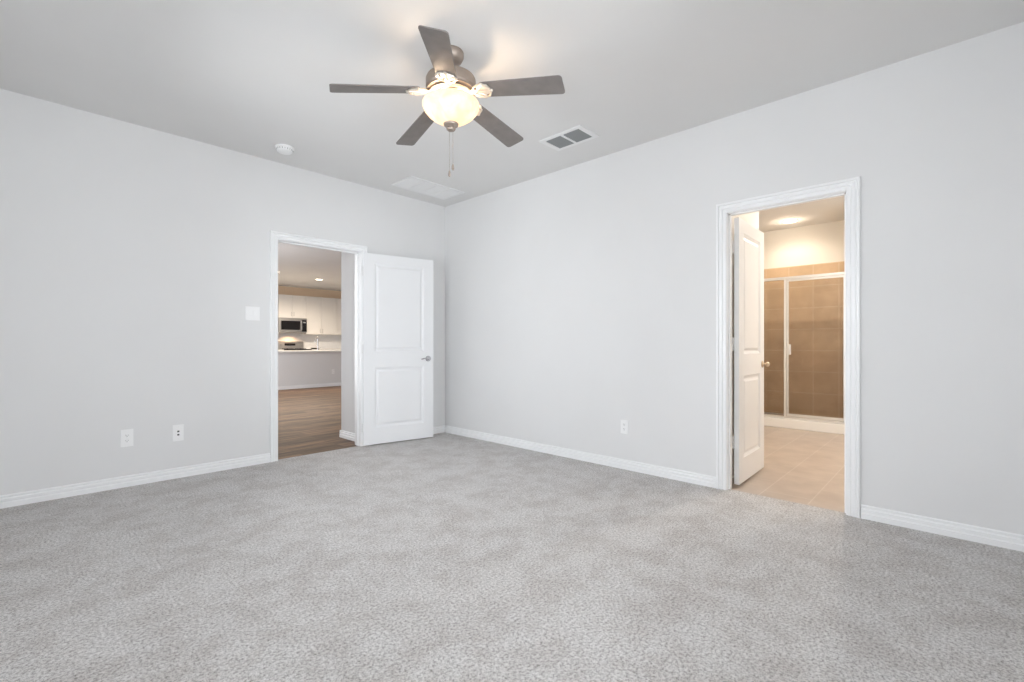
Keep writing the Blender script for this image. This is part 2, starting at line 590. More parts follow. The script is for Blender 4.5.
LX0, LX1, RZ = -1.937, -1.115, 2.03
RY0, RY1 = -4.020, -3.305
t1 = sempty('trim_1', (0, 0, 0), 0, 'white stepped casing around the kitchen doorway')
casing(LX0, LX1, RZ, 0, 'x', -1, 0.93).build('casing', 'trim_paint', t1)
casing(LX0, LX1, RZ, T, 'x', 1, 0.93).build('casing', 'trim_paint', t1)
jamb(LX0, LX1, RZ, 'x', 0, T, 0.045, 0.08).build('jamb', 'trim_paint', t1)
t2 = sempty('trim_2', (0, 0, 0), 0, 'white stepped casing around the bathroom doorway')
casing(RY0, RY1, RZ, 0, 'y', -1, 0.98).build('casing', 'trim_paint', t2)
casing(RY0, RY1, RZ, TE, 'y', 1).build('casing', 'trim_paint', t2)
jamb(RY0, RY1, RZ, 'y', 0, TE, 0.028, 0.060).build('jamb', 'trim_paint', t2)


# ------------------------------------------------------------------ doors
def door_leaf(wd, ht, th, panels):
    """slab x 0..wd, y -th/2..th/2, z 0..ht; moulded raised panels on both faces"""
    mb = MB()
    bm = mb.bm
    xs = sorted({0, wd} | {p[0] for p in panels} | {p[1] for p in panels})
    zs = sorted({0, ht} | {p[2] for p in panels} | {p[3] for p in panels})
    for side in (-1, 1):
        y = side * th / 2
        grid = {}
        def V(x, z):
            k = (round(x, 5), round(z, 5))
            if k not in grid: grid[k] = bm.verts.new((x, y, z))
            return grid[k]
        for i in range(len(xs) - 1):
            for j in range(len(zs) - 1):
                cx_, cz_ = (xs[i] + xs[i + 1]) / 2, (zs[j] + zs[j + 1]) / 2
                if any(p[0] < cx_ < p[1] and p[2] < cz_ < p[3] for p in panels):
                    continue
                bm.faces.new((V(xs[i], zs[j]), V(xs[i + 1], zs[j]), V(xs[i + 1], zs[j + 1]), V(xs[i], zs[j + 1])))
        for (a0, a1, b0, b1) in panels:
            ring = [V(a0, b0), V(a1, b0), V(a1, b1), V(a0, b1)]
            for ins, dep in ((0.003, 0.005), (0.010, 0.0075), (0.018, 0.0125), (0.028, 0.0125), (0.048, 0.0035)):
                yy = side * (th / 2 - dep)
                nr = [bm.verts.new(c) for c in ((a0 + ins, yy, b0 + ins), (a1 - ins, yy, b0 + ins), (a1 - ins, yy, b1 - ins), (a0 + ins, yy, b1 - ins))]
                for k in range(4):
                    bm.faces.new((ring[k], ring[(k + 1) % 4], nr[(k + 1) % 4], nr[k]))
                ring = nr
            bm.faces.new(ring)
    h = th / 2
    mb.poly([(0, -h, 0), (wd, -h, 0), (wd, h, 0), (0, h, 0)])
    mb.poly([(0, -h, ht), (wd, -h, ht), (wd, h, ht), (0, h, ht)])
    mb.poly([(0, -h, 0), (0, h, 0), (0, h, ht), (0, -h, ht)])
    mb.poly([(wd, -h, 0), (wd, h, 0), (wd, h, ht), (wd, -h, ht)])
    bmesh.ops.remove_doubles(bm, verts=bm.verts, dist=0.0001)
    return mb


RX = Matrix.Rotation(PI / 2, 4, 'X')


def hinge(parent, pos, knuckle_dir, mat='nickel', plate=None):
    """barrel of five knuckles with a leaf plate"""
    mb = MB()
    for k in range(5):
        z0 = -0.045 + k * 0.018
        mb.lathe([(0, z0 + 0.0008), (0.0065, z0 + 0.0008), (0.0065, z0 + 0.0172), (0, z0 + 0.0172)], 12, pos)
    mb.lathe([(0, -0.052), (0.003, -0.051), (0.005, -0.046), (0, -0.046)], 12, pos)
    mb.lathe([(0, 0.052), (0.003, 0.051), (0.005, 0.046), (0, 0.046)], 12, pos)
    if plate:
        x0, y0, x1, y1 = plate
        mb.box(pos[0] + x0, pos[1] + y0, pos[2] - 0.045, pos[0] + x1, pos[1] + y1, pos[2] + 0.045)
    return mb.build('hinge', mat, parent, smooth=True)


# door_1: opens into the bedroom, swung back towards the north wall
LW = 0.808
d1 = sempty('door_1', (-1.108, -0.026, 0), math.radians(-10.3), 'white two-panel door with lever handle, open against the bedroom wall')
PAN = [(0.118, 0.685, 0.175, 0.812), (0.118, 0.685, 0.978, 1.915)]
door_leaf(LW - 0.006, 2.012, 0.035, PAN).build('door_panel', 'door_paint', d1, matrix=Matrix.Translation((0.006, 0, 0.012)))
for z in (0.20, 1.02, 1.83):
    h_ = hinge(d1, (-0.004, -0.024, z), None, 'white_metal')
for sgn in (-1, 1):
    hb = MB()
    c = Matrix.Translation((0.742, sgn * 0.0175, 0.905)) @ Matrix.Rotation(sgn * -PI / 2, 4, 'X') @ Matrix.Rotation(0, 4, 'Z')
    # rose + neck, axis out of the door
    A = Matrix.Translation((0.742, sgn * 0.0175, 0.905)) @ Matrix.Rotation(PI / 2 * (1 if sgn < 0 else -1), 4, 'X')
    hb.lathe([(0, 0), (0.033, 0), (0.033, 0.004), (0.029, 0.009), (0.013, 0.012), (0.0105, 0.020), (0.0105, 0.045), (0.012, 0.052), (0, 0.054)], 28, mat=A)
    y = sgn * (0.0175 + 0.045)
    hb.tube([(0.745, y, 0.905), (0.72, y, 0.907), (0.69, y, 0.910), (0.665, y * 1.0, 0.908), (0.640, y * 0.97, 0.901)], [0.009, 0.0085, 0.0075, 0.007, 0.0055], 12)
    hd = hb.build('lever_handle', 'chrome', d1, smooth=True)
lt = MB().box(0.8075, -0.012, 0.878, 0.8095, 0.012, 0.932).build('latch_plate', 'chrome', d1)

# door_2: opens into the bathroom, a little past square
RW = 0.692
d2 = sempty('door_2', (0.129, -3.326, 0), math.radians(1.6), 'white two-panel bathroom door standing open into the bathroom')
PAN2 = [(0.112, 0.575, 0.185, 0.812), (0.112, 0.575, 0.978, 1.905)]
door_leaf(RW, 2.005, 0.035, PAN2).build('door_panel', 'door_paint', d2, matrix=Matrix.Translation((0.004, 0, 0.016)))
for z in (0.33, 1.07, 1.80):
    hinge(d2, (-0.006, 0.0225, z), None, 'white_metal', plate=(-0.026, -0.001, 0.006, 0.0015))
for sgn in (-1, 1):
    kb = MB()
    A = Matrix.Translation((0.640, sgn * 0.0175, 0.900)) @ Matrix.Rotation(PI / 2 * (1 if sgn < 0 else -1), 4, 'X')
    kb.lathe([(0, 0), (0.029, 0), (0.029, 0.004), (0.024, 0.008), (0.010, 0.012), (0.009, 0.024), (0.015, 0.029), (0.022, 0.037), (0.022, 0.045), (0.015, 0.052), (0, 0.054)], 24, mat=A)
    kb.build('door_knob', 'brass_nickel', d2, smooth=True)

# ------------------------------------------------------------------ ceiling fan
FX, FY = -1.878, -2.428
fan = thing('ceiling_fan', 'five-blade ceiling fan in brushed nickel with lit glass bowl light', 'ceiling fan', (FX, FY, H))
MB().lathe([(0, 0), (0.070, 0), (0.073, -0.006), (0.072, -0.030), (0.062, -0.050), (0.040, -0.062), (0.020, -0.068), (0, -0.068)], 40).build('canopy', 'nickel', fan, smooth=True)
MB().lathe([(0, -0.06), (0.0135, -0.06), (0.0135, -0.135), (0, -0.135)], 20).build('downrod', 'nickel', fan, smooth=True)
MB().lathe([(0, -0.118), (0.022, -0.118), (0.030, -0.126), (0.032, -0.136), (0.060, -0.138), (0.110, -0.142), (0.136, -0.150), (0.142, -0.162), (0.142, -0.208), (0.136, -0.216), (0.139, -0.220), (0.139, -0.228), (0.118, -0.236), (0.080, -0.240), (0, -0.240)], 56).build('motor_housing', 'nickel', fan, smooth=True)
bp_ = MB().lathe([(0.050, -0.2405), (0.122, -0.2385), (0.126, -0.2430), (0.118, -0.2480), (0.090, -0.2520), (0.050, -0.2530)], 56, closed=True).build('bottom_plate', 'pan_metal_lit', fan, smooth=True)
for k in range(8):
    sv = MB()
    a0_ = 2 * PI * k / 8
    sv.tube([(0.098 * math.cos(a0_ + t_), 0.098 * math.sin(a0_ + t_), -0.2505) for t_ in [0.08 * q for q in range(7)]], 0.0032, 6)
    sv.build('vent_slot', 'duct_dark', bp_)
lk = MB().lathe([(0, -0.238), (0.060, -0.238), (0.064, -0.246), (0.056, -0.258), (0.060, -0.264), (0.060, -0.272), (0.050, -0.277), (0.030, -0.280), (0.012, -0.286), (0.008, -0.300), (0.008, -0.412), (0, -0.412)], 48).build('light_kit', 'iron_metal', fan, smooth=True)
# bulb sockets and bulbs
for k in range(2):
    a = math.radians(-20 + 180 * k)
    cxk, cyk = 0.062 * math.cos(a), 0.062 * math.sin(a)
    MB().tube([(0.02 * math.cos(a), 0.02 * math.sin(a), -0.280), (cxk * 0.62, cyk * 0.62, -0.300)], 0.014, 14).build('socket', 'white_plastic', lk, smooth=True)
    b_ = MB()
    A = Matrix.Translation((cxk * 0.62, cyk * 0.62, -0.298)) @ Matrix.Rotation(a, 4, 'Z') @ Matrix.Rotation(math.radians(115), 4, 'Y')
    b_.lathe([(0, -0.004), (0.011, 0.0), (0.013, 0.008), (0.024, 0.026), (0.026, 0.038), (0.018, 0.054), (0, 0.060)], 20, mat=A)
    b_.build('light_bulb', 'bulb', lk, smooth=True)
# bowl
outer = [(0.147, -0.292), (0.156, -0.290), (0.1615, -0.297), (0.1610, -0.312), (0.152, -0.334), (0.132, -0.358), (0.103, -0.380), (0.068, -0.400), (0.032, -0.412), (0.009, -0.416)]
inner = [(0.009, -0.411), (0.030, -0.407), (0.066, -0.395), (0.100, -0.375), (0.129, -0.353), (0.148, -0.331), (0.156, -0.311), (0.1565, -0.299)]
MB().lathe(outer + inner, 64, closed=True).build('glass_bowl', 'alabaster_glass', fan, smooth=True)
fin = MB().lathe([(0, -0.408), (0.040, -0.406), (0.043, -0.410), (0.040, -0.420), (0.028, -0.428), (0.024, -0.432), (0.027, -0.438), (0.022, -0.446), (0.010, -0.450), (0, -0.451)], 32).build('finial', 'nickel', fan, smooth=True)
# pull chains with fobs
for (ox, oy, zb, nb) in ((0.006, -0.010, -0.640, 1), (-0.006, 0.006, -0.676, 2)):
    ch = MB()
    z = -0.438
    while z > zb:
        ch.lathe([(0, -0.0016), (0.0012, -0.001), (0.0016, 0), (0.0012, 0.001), (0, 0.0016)], 6, (ox, oy, z))
        z -= 0.0045
    ch.tube([(ox, oy, -0.436), (ox, oy, zb)], 0.0007, 5)
    pc = ch.build('pull_chain', 'nickel', fan)
    MB().lathe([(0, 0.002), (0.004, 0), (0.0065, -0.012), (0.008, -0.026), (0.005, -0.034), (0, -0.036)], 14, (ox, oy, zb)).build('pull_fob', 'nickel', pc, smooth=True)


def blade_outline(L0, L1, w0, w1, n=6):
    pts = []
    r = 0.019
    # from root to tip, rounded tip corners
    pts.append((L0, -w0 * 0.42)); pts.append((L0 + 0.012, -w0 * 0.5))
    pts.append((L1 - r, -w1 * 0.5))
    for k in range(1, n + 1):
        a = -PI / 2 + (PI / 2) * k / n
        pts.append((L1 - r + r * math.cos(a), -w1 * 0.5 + r + r * math.sin(a)))
    for k in range(0, n + 1):
        a = (PI / 2) * k / n
        pts.append((L1 - r + r * math.cos(a), w1 * 0.5 - r + r * math.sin(a)))
    pts.append((L0 + 0.012, w0 * 0.5)); pts.append((L0, w0 * 0.42))
    return pts


PH = 8.0
for k in range(5):
    az = math.radians(PH + 72 * k)
    RZm = Matrix.Rotation(az, 4, 'Z')
    droop = Matrix.Translation((0.12, 0, -0.236)) @ Matrix.Rotation(math.radians((6.2, 7.6, 8.6, 6.8, 6.0)[k]), 4, 'Y') @ Matrix.Rotation(math.radians(-11), 4, 'X') @ Matrix.Translation((-0.12, 0, 0))
    bl = MB()
    pts = blade_outline(0.185, 0.655, 0.112, 0.135)
    lo = [bl.bm.verts.new((x, y, -0.003)) for x, y in pts]
    hi = [bl.bm.verts.new((x, y, 0.003)) for x, y in pts]
    bl.bm.faces.new(lo[::-1]); bl.bm.faces.new(hi)
    for i in range(len(pts)):
        j = (i + 1) % len(pts)
        bl.bm.faces.new((lo[i], lo[j], hi[j], hi[i]))
    blade = bl.build('blade', 'blade_wood', fan, matrix=RZm @ droop)
    # ornate scrolled blade iron under the blade root
    ir = MB()
    zi = -0.008
    ir.box(0.09, -0.013, zi - 0.004, 0.175, 0.013, zi + 0.004, 0.002)
    op = [(0.158, 0.010), (0.168, 0.030), (0.180, 0.043), (0.196, 0.047), (0.206, 0.040), (0.214, 0.030), (0.228, 0.026), (0.240, 0.014), (0.246, 0.0)]
    op = op + [(x, -y) for x, y in op[-2::-1]]
    ir.prism(op, (0, 0, zi), (0, 0, zi + 0.004), (1, 0, 0), (0, 1, 0))
    for s in (-1, 1):
        sc = []
        for q in range(15):
            tt = q / 14
            ang = s * (PI * 1.45) * tt
            rr = 0.030 * (1 - 0.55 * tt)
            sc.append((0.165 + 0.045 * tt + rr * math.sin(abs(ang)) * 0.9, s * (0.010 + 0.046 * math.sin(tt * PI * 0.72)) , zi))
        ir.tube(sc, 0.0055, 8)
        ir.tube([(0.135, s * 0.010, zi), (0.150, s * 0.030, zi), (0.172, s * 0.044, zi), (0.200, s * 0.050, zi), (0.228, s * 0.040, zi), (0.240, s * 0.018, zi), (0.245, 0, zi)], [0.005, 0.006, 0.0065, 0.0065, 0.006, 0.0055, 0.005], 8)
    ir.tube([(0.17, 0, zi), (0.20, 0, zi), (0.245, 0, zi)], [0.010, 0.006, 0.009], 8)
    for (sx_, sy_) in ((0.200, -0.050), (0.200, 0.050), (0.247, 0)):
        ir.lathe([(0, -0.007), (0.007, -0.006), (0.010, -0.002), (0.010, 0.004), (0, 0.004)], 12, (sx_, sy_, zi))
    ir.build('blade_iron', 'iron_metal', blade, smooth=True, matrix=RZm @ droop)
for k in range(2):
    a = math.radians(-20 + 180 * k)
    point('fan_bulb_light', (FX + 0.085 * math.cos(a), FY + 0.085 * math.sin(a), H - 0.318), (10.0 if k == 0 else 7.0), (1.0, 0.74, 0.50), 0.028)

# ------------------------------------------------------------------ bedroom fittings
# ceiling supply vent
cv = thing('air_vent', 'white ceiling register with two banks of dark open louvres', 'vent', (-0.507, -2.240, H))
fr = MB()
W2, L2 = 0.132, 0.208
oW, oL = 0.095, 0.165
z0, z1 = -0.008, 0.0
fr.box(-W2, -L2, z0, -oW, L2, z1, 0.002); fr.box(oW, -L2, z0, W2, L2, z1, 0.002)
fr.box(-oW, -L2, z0, oW, -oL, z1, 0.002); fr.box(-oW, oL, z0, oW, L2, z1, 0.002)
fr.box(-oW, -0.011, z0, oW, 0.011, z1, 0.001)
fr.build('vent_frame', 'grille_white', cv)
MB().box(-oW, -oL, -0.0012, oW, oL, -0.0002).build('duct_opening', 'duct_dark', cv)
for sgn in (-1, 1):
    lo = MB()
    for q in range(9):
        x = -oW + 0.012 + q * 0.0208
        ya, yb = sgn * 0.011, sgn * oL
        y0_, y1_ = min(ya, yb), max(ya, yb)
        lo.poly([(x, y0_, -0.0015), (x, y1_, -0.0015), (x + 0.011, y1_, -0.0075), (x + 0.011, y0_, -0.0075)])
        lo.poly([(x + 0.0015, y0_, -0.0015), (x + 0.0015, y1_, -0.0015), (x + 0.0125, y1_, -0.0075), (x + 0.0125, y0_, -0.0075)])
    lo.build('louvre_bank', 'grey_louvre', cv)

# return air grille near the corner
rv = thing('return_grille', 'white slatted return air grille on the ceiling near the room corner', 'vent', (-0.548, -0.418, H))
fr = MB(); W2, L2 = 0.348, 0.185; iw, il = 0.318, 0.155
fr.box(-W2, -L2, -0.010, W2, -il, 0, 0.003); fr.box(-W2, il, -0.010, W2, L2, 0, 0.003)
fr.box(-W2, -il, -0.010, -iw, il, 0, 0.003); fr.box(iw, -il, -0.010, W2, il, 0, 0.003)
fr.build('grille_frame', 'grille_white', rv)
sl = MB()
sl.box(-iw, -il, -0.002, iw, il, -0.0005)
n = 24
for q in range(n):
    y = -il + (q + 0.5) * 2 * il / n
    sl.prism([(0.005, -0.0085), (0.006, -0.0085), (-0.003, -0.002), (-0.004, -0.002)], (-iw, y, 0), (iw, y, 0), (0, 1, 0), (0, 0, 1))
for x in (-0.159, 0, 0.159):
    sl.box(x - 0.004, -il, -0.009, x + 0.004, il, -0.002)
sl.build('grille_slats', 'grille_white', rv)

# smoke detector
sd = thing('smoke_detector', 'round white smoke detector on the ceiling above the switch plate', 'smoke detector', (-2.024, -0.385, H))
MB().lathe([(0, 0), (0.075, 0), (0.075, -0.010), (0.071, -0.013), (0, -0.013)], 40).build('base_plate', 'white_plastic', sd, smooth=True)
MB().lathe([(0, -0.013), (0.064, -0.013), (0.066, -0.020), (0.062, -0.034), (0.052, -0.042), (0.030, -0.046), (0, -0.047)], 40).build('sensor_cover', 'white_plastic', sd, smooth=True)
vb = MB()
for k in range(20):
    a = 2 * PI * k / 20
    c_, s_ = math.cos(a), math.sin(a)
    vb.tube([(0.0655 * c_, 0.0655 * s_, -0.018), (0.0635 * c_, 0.0635 * s_, -0.030)], 0.0018, 6)
vb.build('sensor_slots', 'dark_slot', sd)


def plate(name, label, cat, x, z, w_, h_, wall, group=None):
    if wall == 'n':
        e = thing(name, label, cat, (x, 0, z), 0, group)
    elif wall == 'e':
        e = thing(name, label, cat, (0, x, z), -PI / 2, group)
    else:
        e = thing(name, label, cat, (x, wall, z), 0, group)
    MB().box(-w_ / 2, -0.006, -h_ / 2, w_ / 2, 0, h_ / 2, 0.0025).build('wall_plate', 'white_plastic', e)
    return e


def duplex(e):
    for s in (-1, 1):
        r_ = MB()
        pts = []
        for q in range(24):
            a = 2 * PI * q / 24
            pts.append((0.0165 * math.cos(a), max(-0.0125, min(0.0125, 0.0165 * math.sin(a)))))
        r_.prism(pts, (0, -0.008, s * 0.0195), (0, -0.005, s * 0.0195), (1, 0, 0), (0, 0, 1))
        rec = r_.build('receptacle', 'white_plastic', e)
        sl_ = MB()
        zc = s * 0.0195
        sl_.box(-0.0075, -0.0084, zc - 0.002, -0.0055, -0.0078, zc + 0.007)
        sl_.box(0.0055, -0.0084, zc - 0.002, 0.0075, -0.0078, zc + 0.006)
        sl_.box(-0.002, -0.0084, zc - 0.010, 0.002, -0.0078, zc - 0.006)
        sl_.build('socket_slots', 'dark_slot', rec)
    MB().lathe([(0, 0), (0.003, 0), (0.0022, 0.0012), (0, 0.0014)], 10, mat=Matrix.Translation((0, -0.006, 0)) @ Matrix.Rotation(PI / 2, 4, 'X')).build('screw', 'white_metal', e)


o1 = plate('power_outlet', 'white duplex power outlet low on the wall, farther left from the kitchen doorway', 'outlet', -3.020, 0.365, 0.076, 0.130, 'n')
duplex(o1)
o2 = plate('jack_plate', 'white wall plate with two dark jacks, low and nearest the kitchen doorway', 'wall plate', -2.700, 0.360, 0.074, 0.130, 'n')
for z in (0.012, -0.014):
    j = MB().box(-0.010, -0.0085, z - 0.009, 0.010, -0.0055, z + 0.009, 0.001).build('jack', 'white_plastic', o2)
    MB().box(-0.007, -0.0092, z - 0.006, 0.007, -0.0083, z + 0.006).build('jack_opening', 'dark_slot', j)
for z in (0.048, -0.048):
    MB().lathe([(0, 0), (0.003, 0), (0.0022, 0.0012), (0, 0.0014)], 10, mat=Matrix.Translation((0, -0.006, z)) @ Matrix.Rotation(PI / 2, 4, 'X')).build('screw', 'white_metal', o2)
o3 = plate('light_switch', 'white double rocker light switch beside the kitchen doorway', 'switch', -2.152, 1.342, 0.118, 0.122, 'n')
for s in (-1, 1):
    rk = MB()
    rk.box(s * 0.023 - 0.0175, -0.0075, -0.034, s * 0.023 + 0.0175, -0.005, 0.034, 0.0008)
    rk.prism([(-0.0150, 0), (0.0150, 0), (0.0150, 0.001), (-0.0150, 0.001)], (s * 0.023, -0.0065, -0.031), (s * 0.023, -0.0075, 0.031), (1, 0, 0), (0, -1, 0))
    rk.prism([(-0.031, -0.0070), (0.031, -0.0070), (0.031, -0.0110), (0.0, -0.0085), (-0.031, -0.0078)], (s * 0.023 - 0.0145, 0, 0), (s * 0.023 + 0.0145, 0, 0), (0, 0, 1), (0, 1, 0))
    rk.build('rocker', 'white_plastic', o3)
o4 = plate('power_outlet', 'white duplex power outlet on the long plain wall left of the bathroom doorway', 'outlet', -2.457, 0.362, 0.072, 0.118, 'e')
duplex(o4)

# ------------------------------------------------------------------ hall, living room and kitchen
LXW, LXE, KY = -3.0, 5.6, 9.65
struct(MB().box(-2.6, 0.12, 0, -2.25, 0.66, H).build('wall_hall_west', 'wall_paint'), 'hall wall')
hw = MB()
hw.box(-1.0, T, 0, 0.2, 0.655, H)
hw.box(0.2, 0.55, 0, LXE, 0.655, H)
struct(hw.build('wall_hall_east', 'wall_paint'), 'pale hall wall just inside the kitchen doorway')
baseboard('baseboard_hall', (-1.0, T + 0.022, -0.008), (-1.0, 0.655, -0.008), (-1, 0, 0), 'white baseboard of the hall wall')
baseboard('baseboard_hall', (-1.015, 0.655, -0.008), (LXE, 0.655, -0.008), (0, 1, 0))
struct(MB().box(LXW - T, 0.55, 0, -2.6, 0.66, H).build('wall_living_south', 'wall_paint'))
wall_with_window_x('wall_living_west', LXW - T, LXW, 0.66, KY, 1.8, 6.4, 0.2, 2.35, 'y', 'living room wall with wide windows')
window_unit('window_4', 1.8, 6.4, 0.2, 2.35, LXW - T + 0.04, 'y', 1)
struct(MB().box(LXE, 0.55, 0, LXE + T, KY + T, H).build('wall_living_east', 'wall_paint'))
struct(MB().box(LXW - T, KY, 0, LXE + T, KY + T, H).build('wall_kitchen', 'kitchen_paint_warm_lit'), 'kitchen wall behind the white cabinets')
struct(MB().box(LXW - T, T, H, LXE + T, KY + T, H + 0.1).build('ceiling_kitchen', 'ceiling_paint'), 'ceiling over kitchen and living room')
lf = MB()
lf.box(LXW - T, T, -0.068, LXE + T, KY + T, -0.008)
lf.box(-1.936, 0.036, -0.068, -1.116, T, -0.008)
struct(lf.build('floor_kitchen', 'plank_floor'), 'brown wood plank floor beyond the kitchen doorway')

# half wall with the peninsula worktop on it
struct(MB().box(-0.7, 7.02, -0.008, 3.9, 7.14, 0.8615).build('wall_peninsula', 'wall_paint'), 'grey half wall under the kitchen peninsula worktop')
baseboard('baseboard_peninsula', (-0.7, 7.02, -0.008), (3.9, 7.02, -0.008), (0, -1, 0), 'white baseboard along the half wall')
tag(MB().box(-0.74, 6.96, 0.862, 3.94, 7.82, 0.902, 0.004).build('peninsula_worktop', 'counter_stone'), 'pale grey stone worktop on the half wall of the kitchen peninsula', 'worktop')
o5 = plate('power_outlet', 'small white power outlet on the grey half wall of the kitchen peninsula', 'outlet', 1.953, 0.365, 0.075, 0.118, 7.02)
duplex(o5)
fc = thing('kitchen_faucet', 'tall pale gooseneck faucet standing on the peninsula worktop', 'faucet', (1.77, 7.50, 0.902))
fb = MB().lathe([(0, 0), (0.030, 0), (0.030, 0.006), (0.022, 0.014), (0.020, 0.060), (0.016, 0.072), (0, 0.072)], 24).build('faucet_base', 'chrome', fc, smooth=True)
pts = [(0, 0, 0.07), (0, 0, 0.22)] + [(0, 0.075 - 0.075 * math.cos(a), 0.27 + 0.085 * math.sin(a)) for a in [PI * q / 12 for q in range(0, 13)]] + [(0, 0.15, 0.21)]
MB().tube(pts, 0.013, 14).build('spout', 'chrome', fc, smooth=True)
MB().tube([(0.02, 0, 0.045), (0.05, 0, 0.055), (0.085, 0, 0.075)], [0.008, 0.006, 0.005], 10).build('faucet_lever', 'chrome', fc, smooth=True)


def shaker(mb, x0, x1, z0, z1, yf, t=0.02, rail=0.058):
    """shaker door, front face at yf (facing -y)"""
    mb.box(x0, yf, z0, x0 + rail, yf + t, z1); mb.box(x1 - rail, yf, z0, x1, yf + t, z1)
    mb.box(x0 + rail, yf, z0, x1 - rail, yf + t, z0 + rail); mb.box(x0 + rail, yf, z1 - rail, x1 - rail, yf + t, z1)
    mb.box(x0 + rail, yf + 0.009, z0 + rail, x1 - rail, yf + t, z1 - rail)


def pull(parent, x, y, z, vertical=True):
    p = MB()
    L = 0.06
    if vertical:
        p.tube([(x, y - 0.028, z - L), (x, y - 0.028, z + L)], 0.006, 8)
        for s in (-1, 1): p.tube([(x, y, z + s * 0.045), (x, y - 0.028, z + s * 0.045)], 0.005, 8)
    else:
        p.tube([(x - L, y - 0.028, z), (x + L, y - 0.028, z)], 0.006, 8)
        for s in (-1, 1): p.tube([(x + s * 0.045, y, z), (x + s * 0.045, y - 0.028, z)], 0.005, 8)
    p.build('cabinet_pull', 'steel', parent, smooth=True)


def cabinet(label, x0, x1, z0, z1, yf, yb, ndoor=2, name='wall_cabinet', handles='bottom', group=None):
    e = thing(name, label, 'cabinet', (x0, yb, z0), 0, group)
    w_, h_, d_ = x1 - x0, z1 - z0, yb - yf
    MB().box(0.001, -d_ + 0.022, 0, w_ - 0.001, -0.001, h_).build('cabinet_body', 'cabinet_paint', e)
    dw = w_ / ndoor
    for k in range(ndoor):
        mb = MB()
        shaker(mb, k * dw + 0.003, (k + 1) * dw - 0.003, 0.004, h_ - 0.004, -d_)
        d = mb.build('cabinet_door', 'cabinet_paint', e)
        hx = (k + 1) * dw - 0.032 if (k % 2 == 0 and ndoor > 1) else k * dw + 0.032
        pull(d, hx, -d_, 0.11 if handles == 'bottom' else h_ - 0.11)
    return e


YF = 9.32
WG = None
cabinet('cream wall cabinet directly above the microwave', 1.470, 2.236, 1.815, 2.47, YF, KY)
cabinet('tall cream wall cabinet immediately right of the microwave', 2.240, 3.150, 1.352, 2.47, YF, KY)
cabinet('cream wall cabinet at the right edge of the doorway view', 3.154, 4.06, 1.352, 2.47, YF, KY)
cabinet('cream wall cabinet left of the microwave, cut off by the door casing', 0.556, 1.466, 1.352, 2.47, YF, KY)
# backsplash
tag(MB().box(0.55, KY - 0.012, 0.915, 4.06, KY - 0.001, 1.3515).box(1.475, KY - 0.012, 1.3515, 2.234, KY - 0.001, 1.395).build('backsplash', 'backsplash'), 'pale backsplash between kitchen counter and wall cabinets', 'backsplash')
# base cabinets + counters either side of the range
for (x0, x1, lab, wl) in ((0.556, 1.500, 'cream base cabinet left of the range, behind the peninsula', 'pale stone counter left of the range'),
                          (2.268, 4.06, 'cream base cabinet right of the range, behind the peninsula', 'pale stone counter right of the range')):
    cabinet(lab, x0, x1, -0.008, 0.872, 9.03, KY, 2, 'base_cabinet', 'top')
    tag(MB().box(x0, 9.0, 0.872, x1, KY - 0.013, 0.912, 0.003).build('counter_top', 'counter_stone'), wl, 'counter')
# microwave
mw = thing('microwave_oven', 'stainless over-the-range microwave with black window under the cream cabinet', 'microwave', (1.470, KY, 1.397))
mwW, mwH, mwD = 0.764, 0.415, 0.40
MB().box(0.003, -mwD + 0.03, 0, mwW - 0.003, -0.002, mwH, 0.004).build('microwave_body', 'steel', mw)
dr = MB()
dr.box(0.004, -mwD, 0.030, 0.62, -mwD + 0.029, mwH - 0.052, 0.004)
drr = dr.build('microwave_door', 'steel', mw)
MB().box(0.045, -mwD - 0.003, 0.075, 0.575, -mwD + 0.001, mwH - 0.085, 0.002).build('door_window', 'black_glass', drr)
MB().tube([(0.600, -mwD - 0.002, 0.07), (0.600, -mwD - 0.035, 0.085), (0.600, -mwD - 0.038, 0.20), (0.600, -mwD - 0.035, 0.315), (0.600, -mwD - 0.002, 0.33)], 0.011, 10).build('door_handle', 'alu_frame', drr, smooth=True)
cp = MB().box(0.628, -mwD, 0.030, mwW - 0.004, -mwD + 0.029, mwH - 0.052, 0.003).build('control_panel', 'black_glass', mw)
dp = MB()
dp.box(0.65, -mwD - 0.0015, 0.275, 0.735, -mwD, 0.315)
dp.build('display', 'grey_louvre', cp)
MB().box(0.004, -mwD, mwH - 0.046, mwW - 0.004, -mwD + 0.029, mwH - 0.002, 0.003).build('vent_strip', 'steel', mw)
MB().box(0.004, -mwD, 0.001, mwW - 0.004, -mwD + 0.029, 0.026, 0.002).build('bottom_trim', 'steel', mw)
# range
rg_ = thing('kitchen_range', 'stainless range with raised control console and black cooktop below the microwave', 'range', (1.504, KY - 0.013, -0.008))
rw = 0.760
MB().box(0.002, -0.62, 0.03, rw - 0.002, -0.003, 0.905, 0.004).build('range_body', 'steel', rg_)
MB().box(0, -0.645, 0.906, rw, -0.075, 0.925, 0.004).build('cooktop', 'black_glass', rg_)
for (bx_, by_) in ((0.2, -0.48), (0.56, -0.48), (0.2, -0.22), (0.56, -0.22)):
    g = MB()
    for q in range(4):
        a = PI / 4 * q
        g.tube([(bx_ - 0.1 * math.cos(a), by_ - 0.1 * math.sin(a), 0.945), (bx_ + 0.1 * math.cos(a), by_ + 0.1 * math.sin(a), 0.945)], 0.006, 6)
    for q in range(4):
        a = PI / 2 * q
        g.tube([(bx_ + 0.1 * math.cos(a), by_ + 0.1 * math.sin(a), 0.924), (bx_ + 0.1 * math.cos(a), by_ + 0.1 * math.sin(a), 0.951)], 0.006, 6)
    g.build('burner_grate', 'oven_black', rg_)
cs = MB()
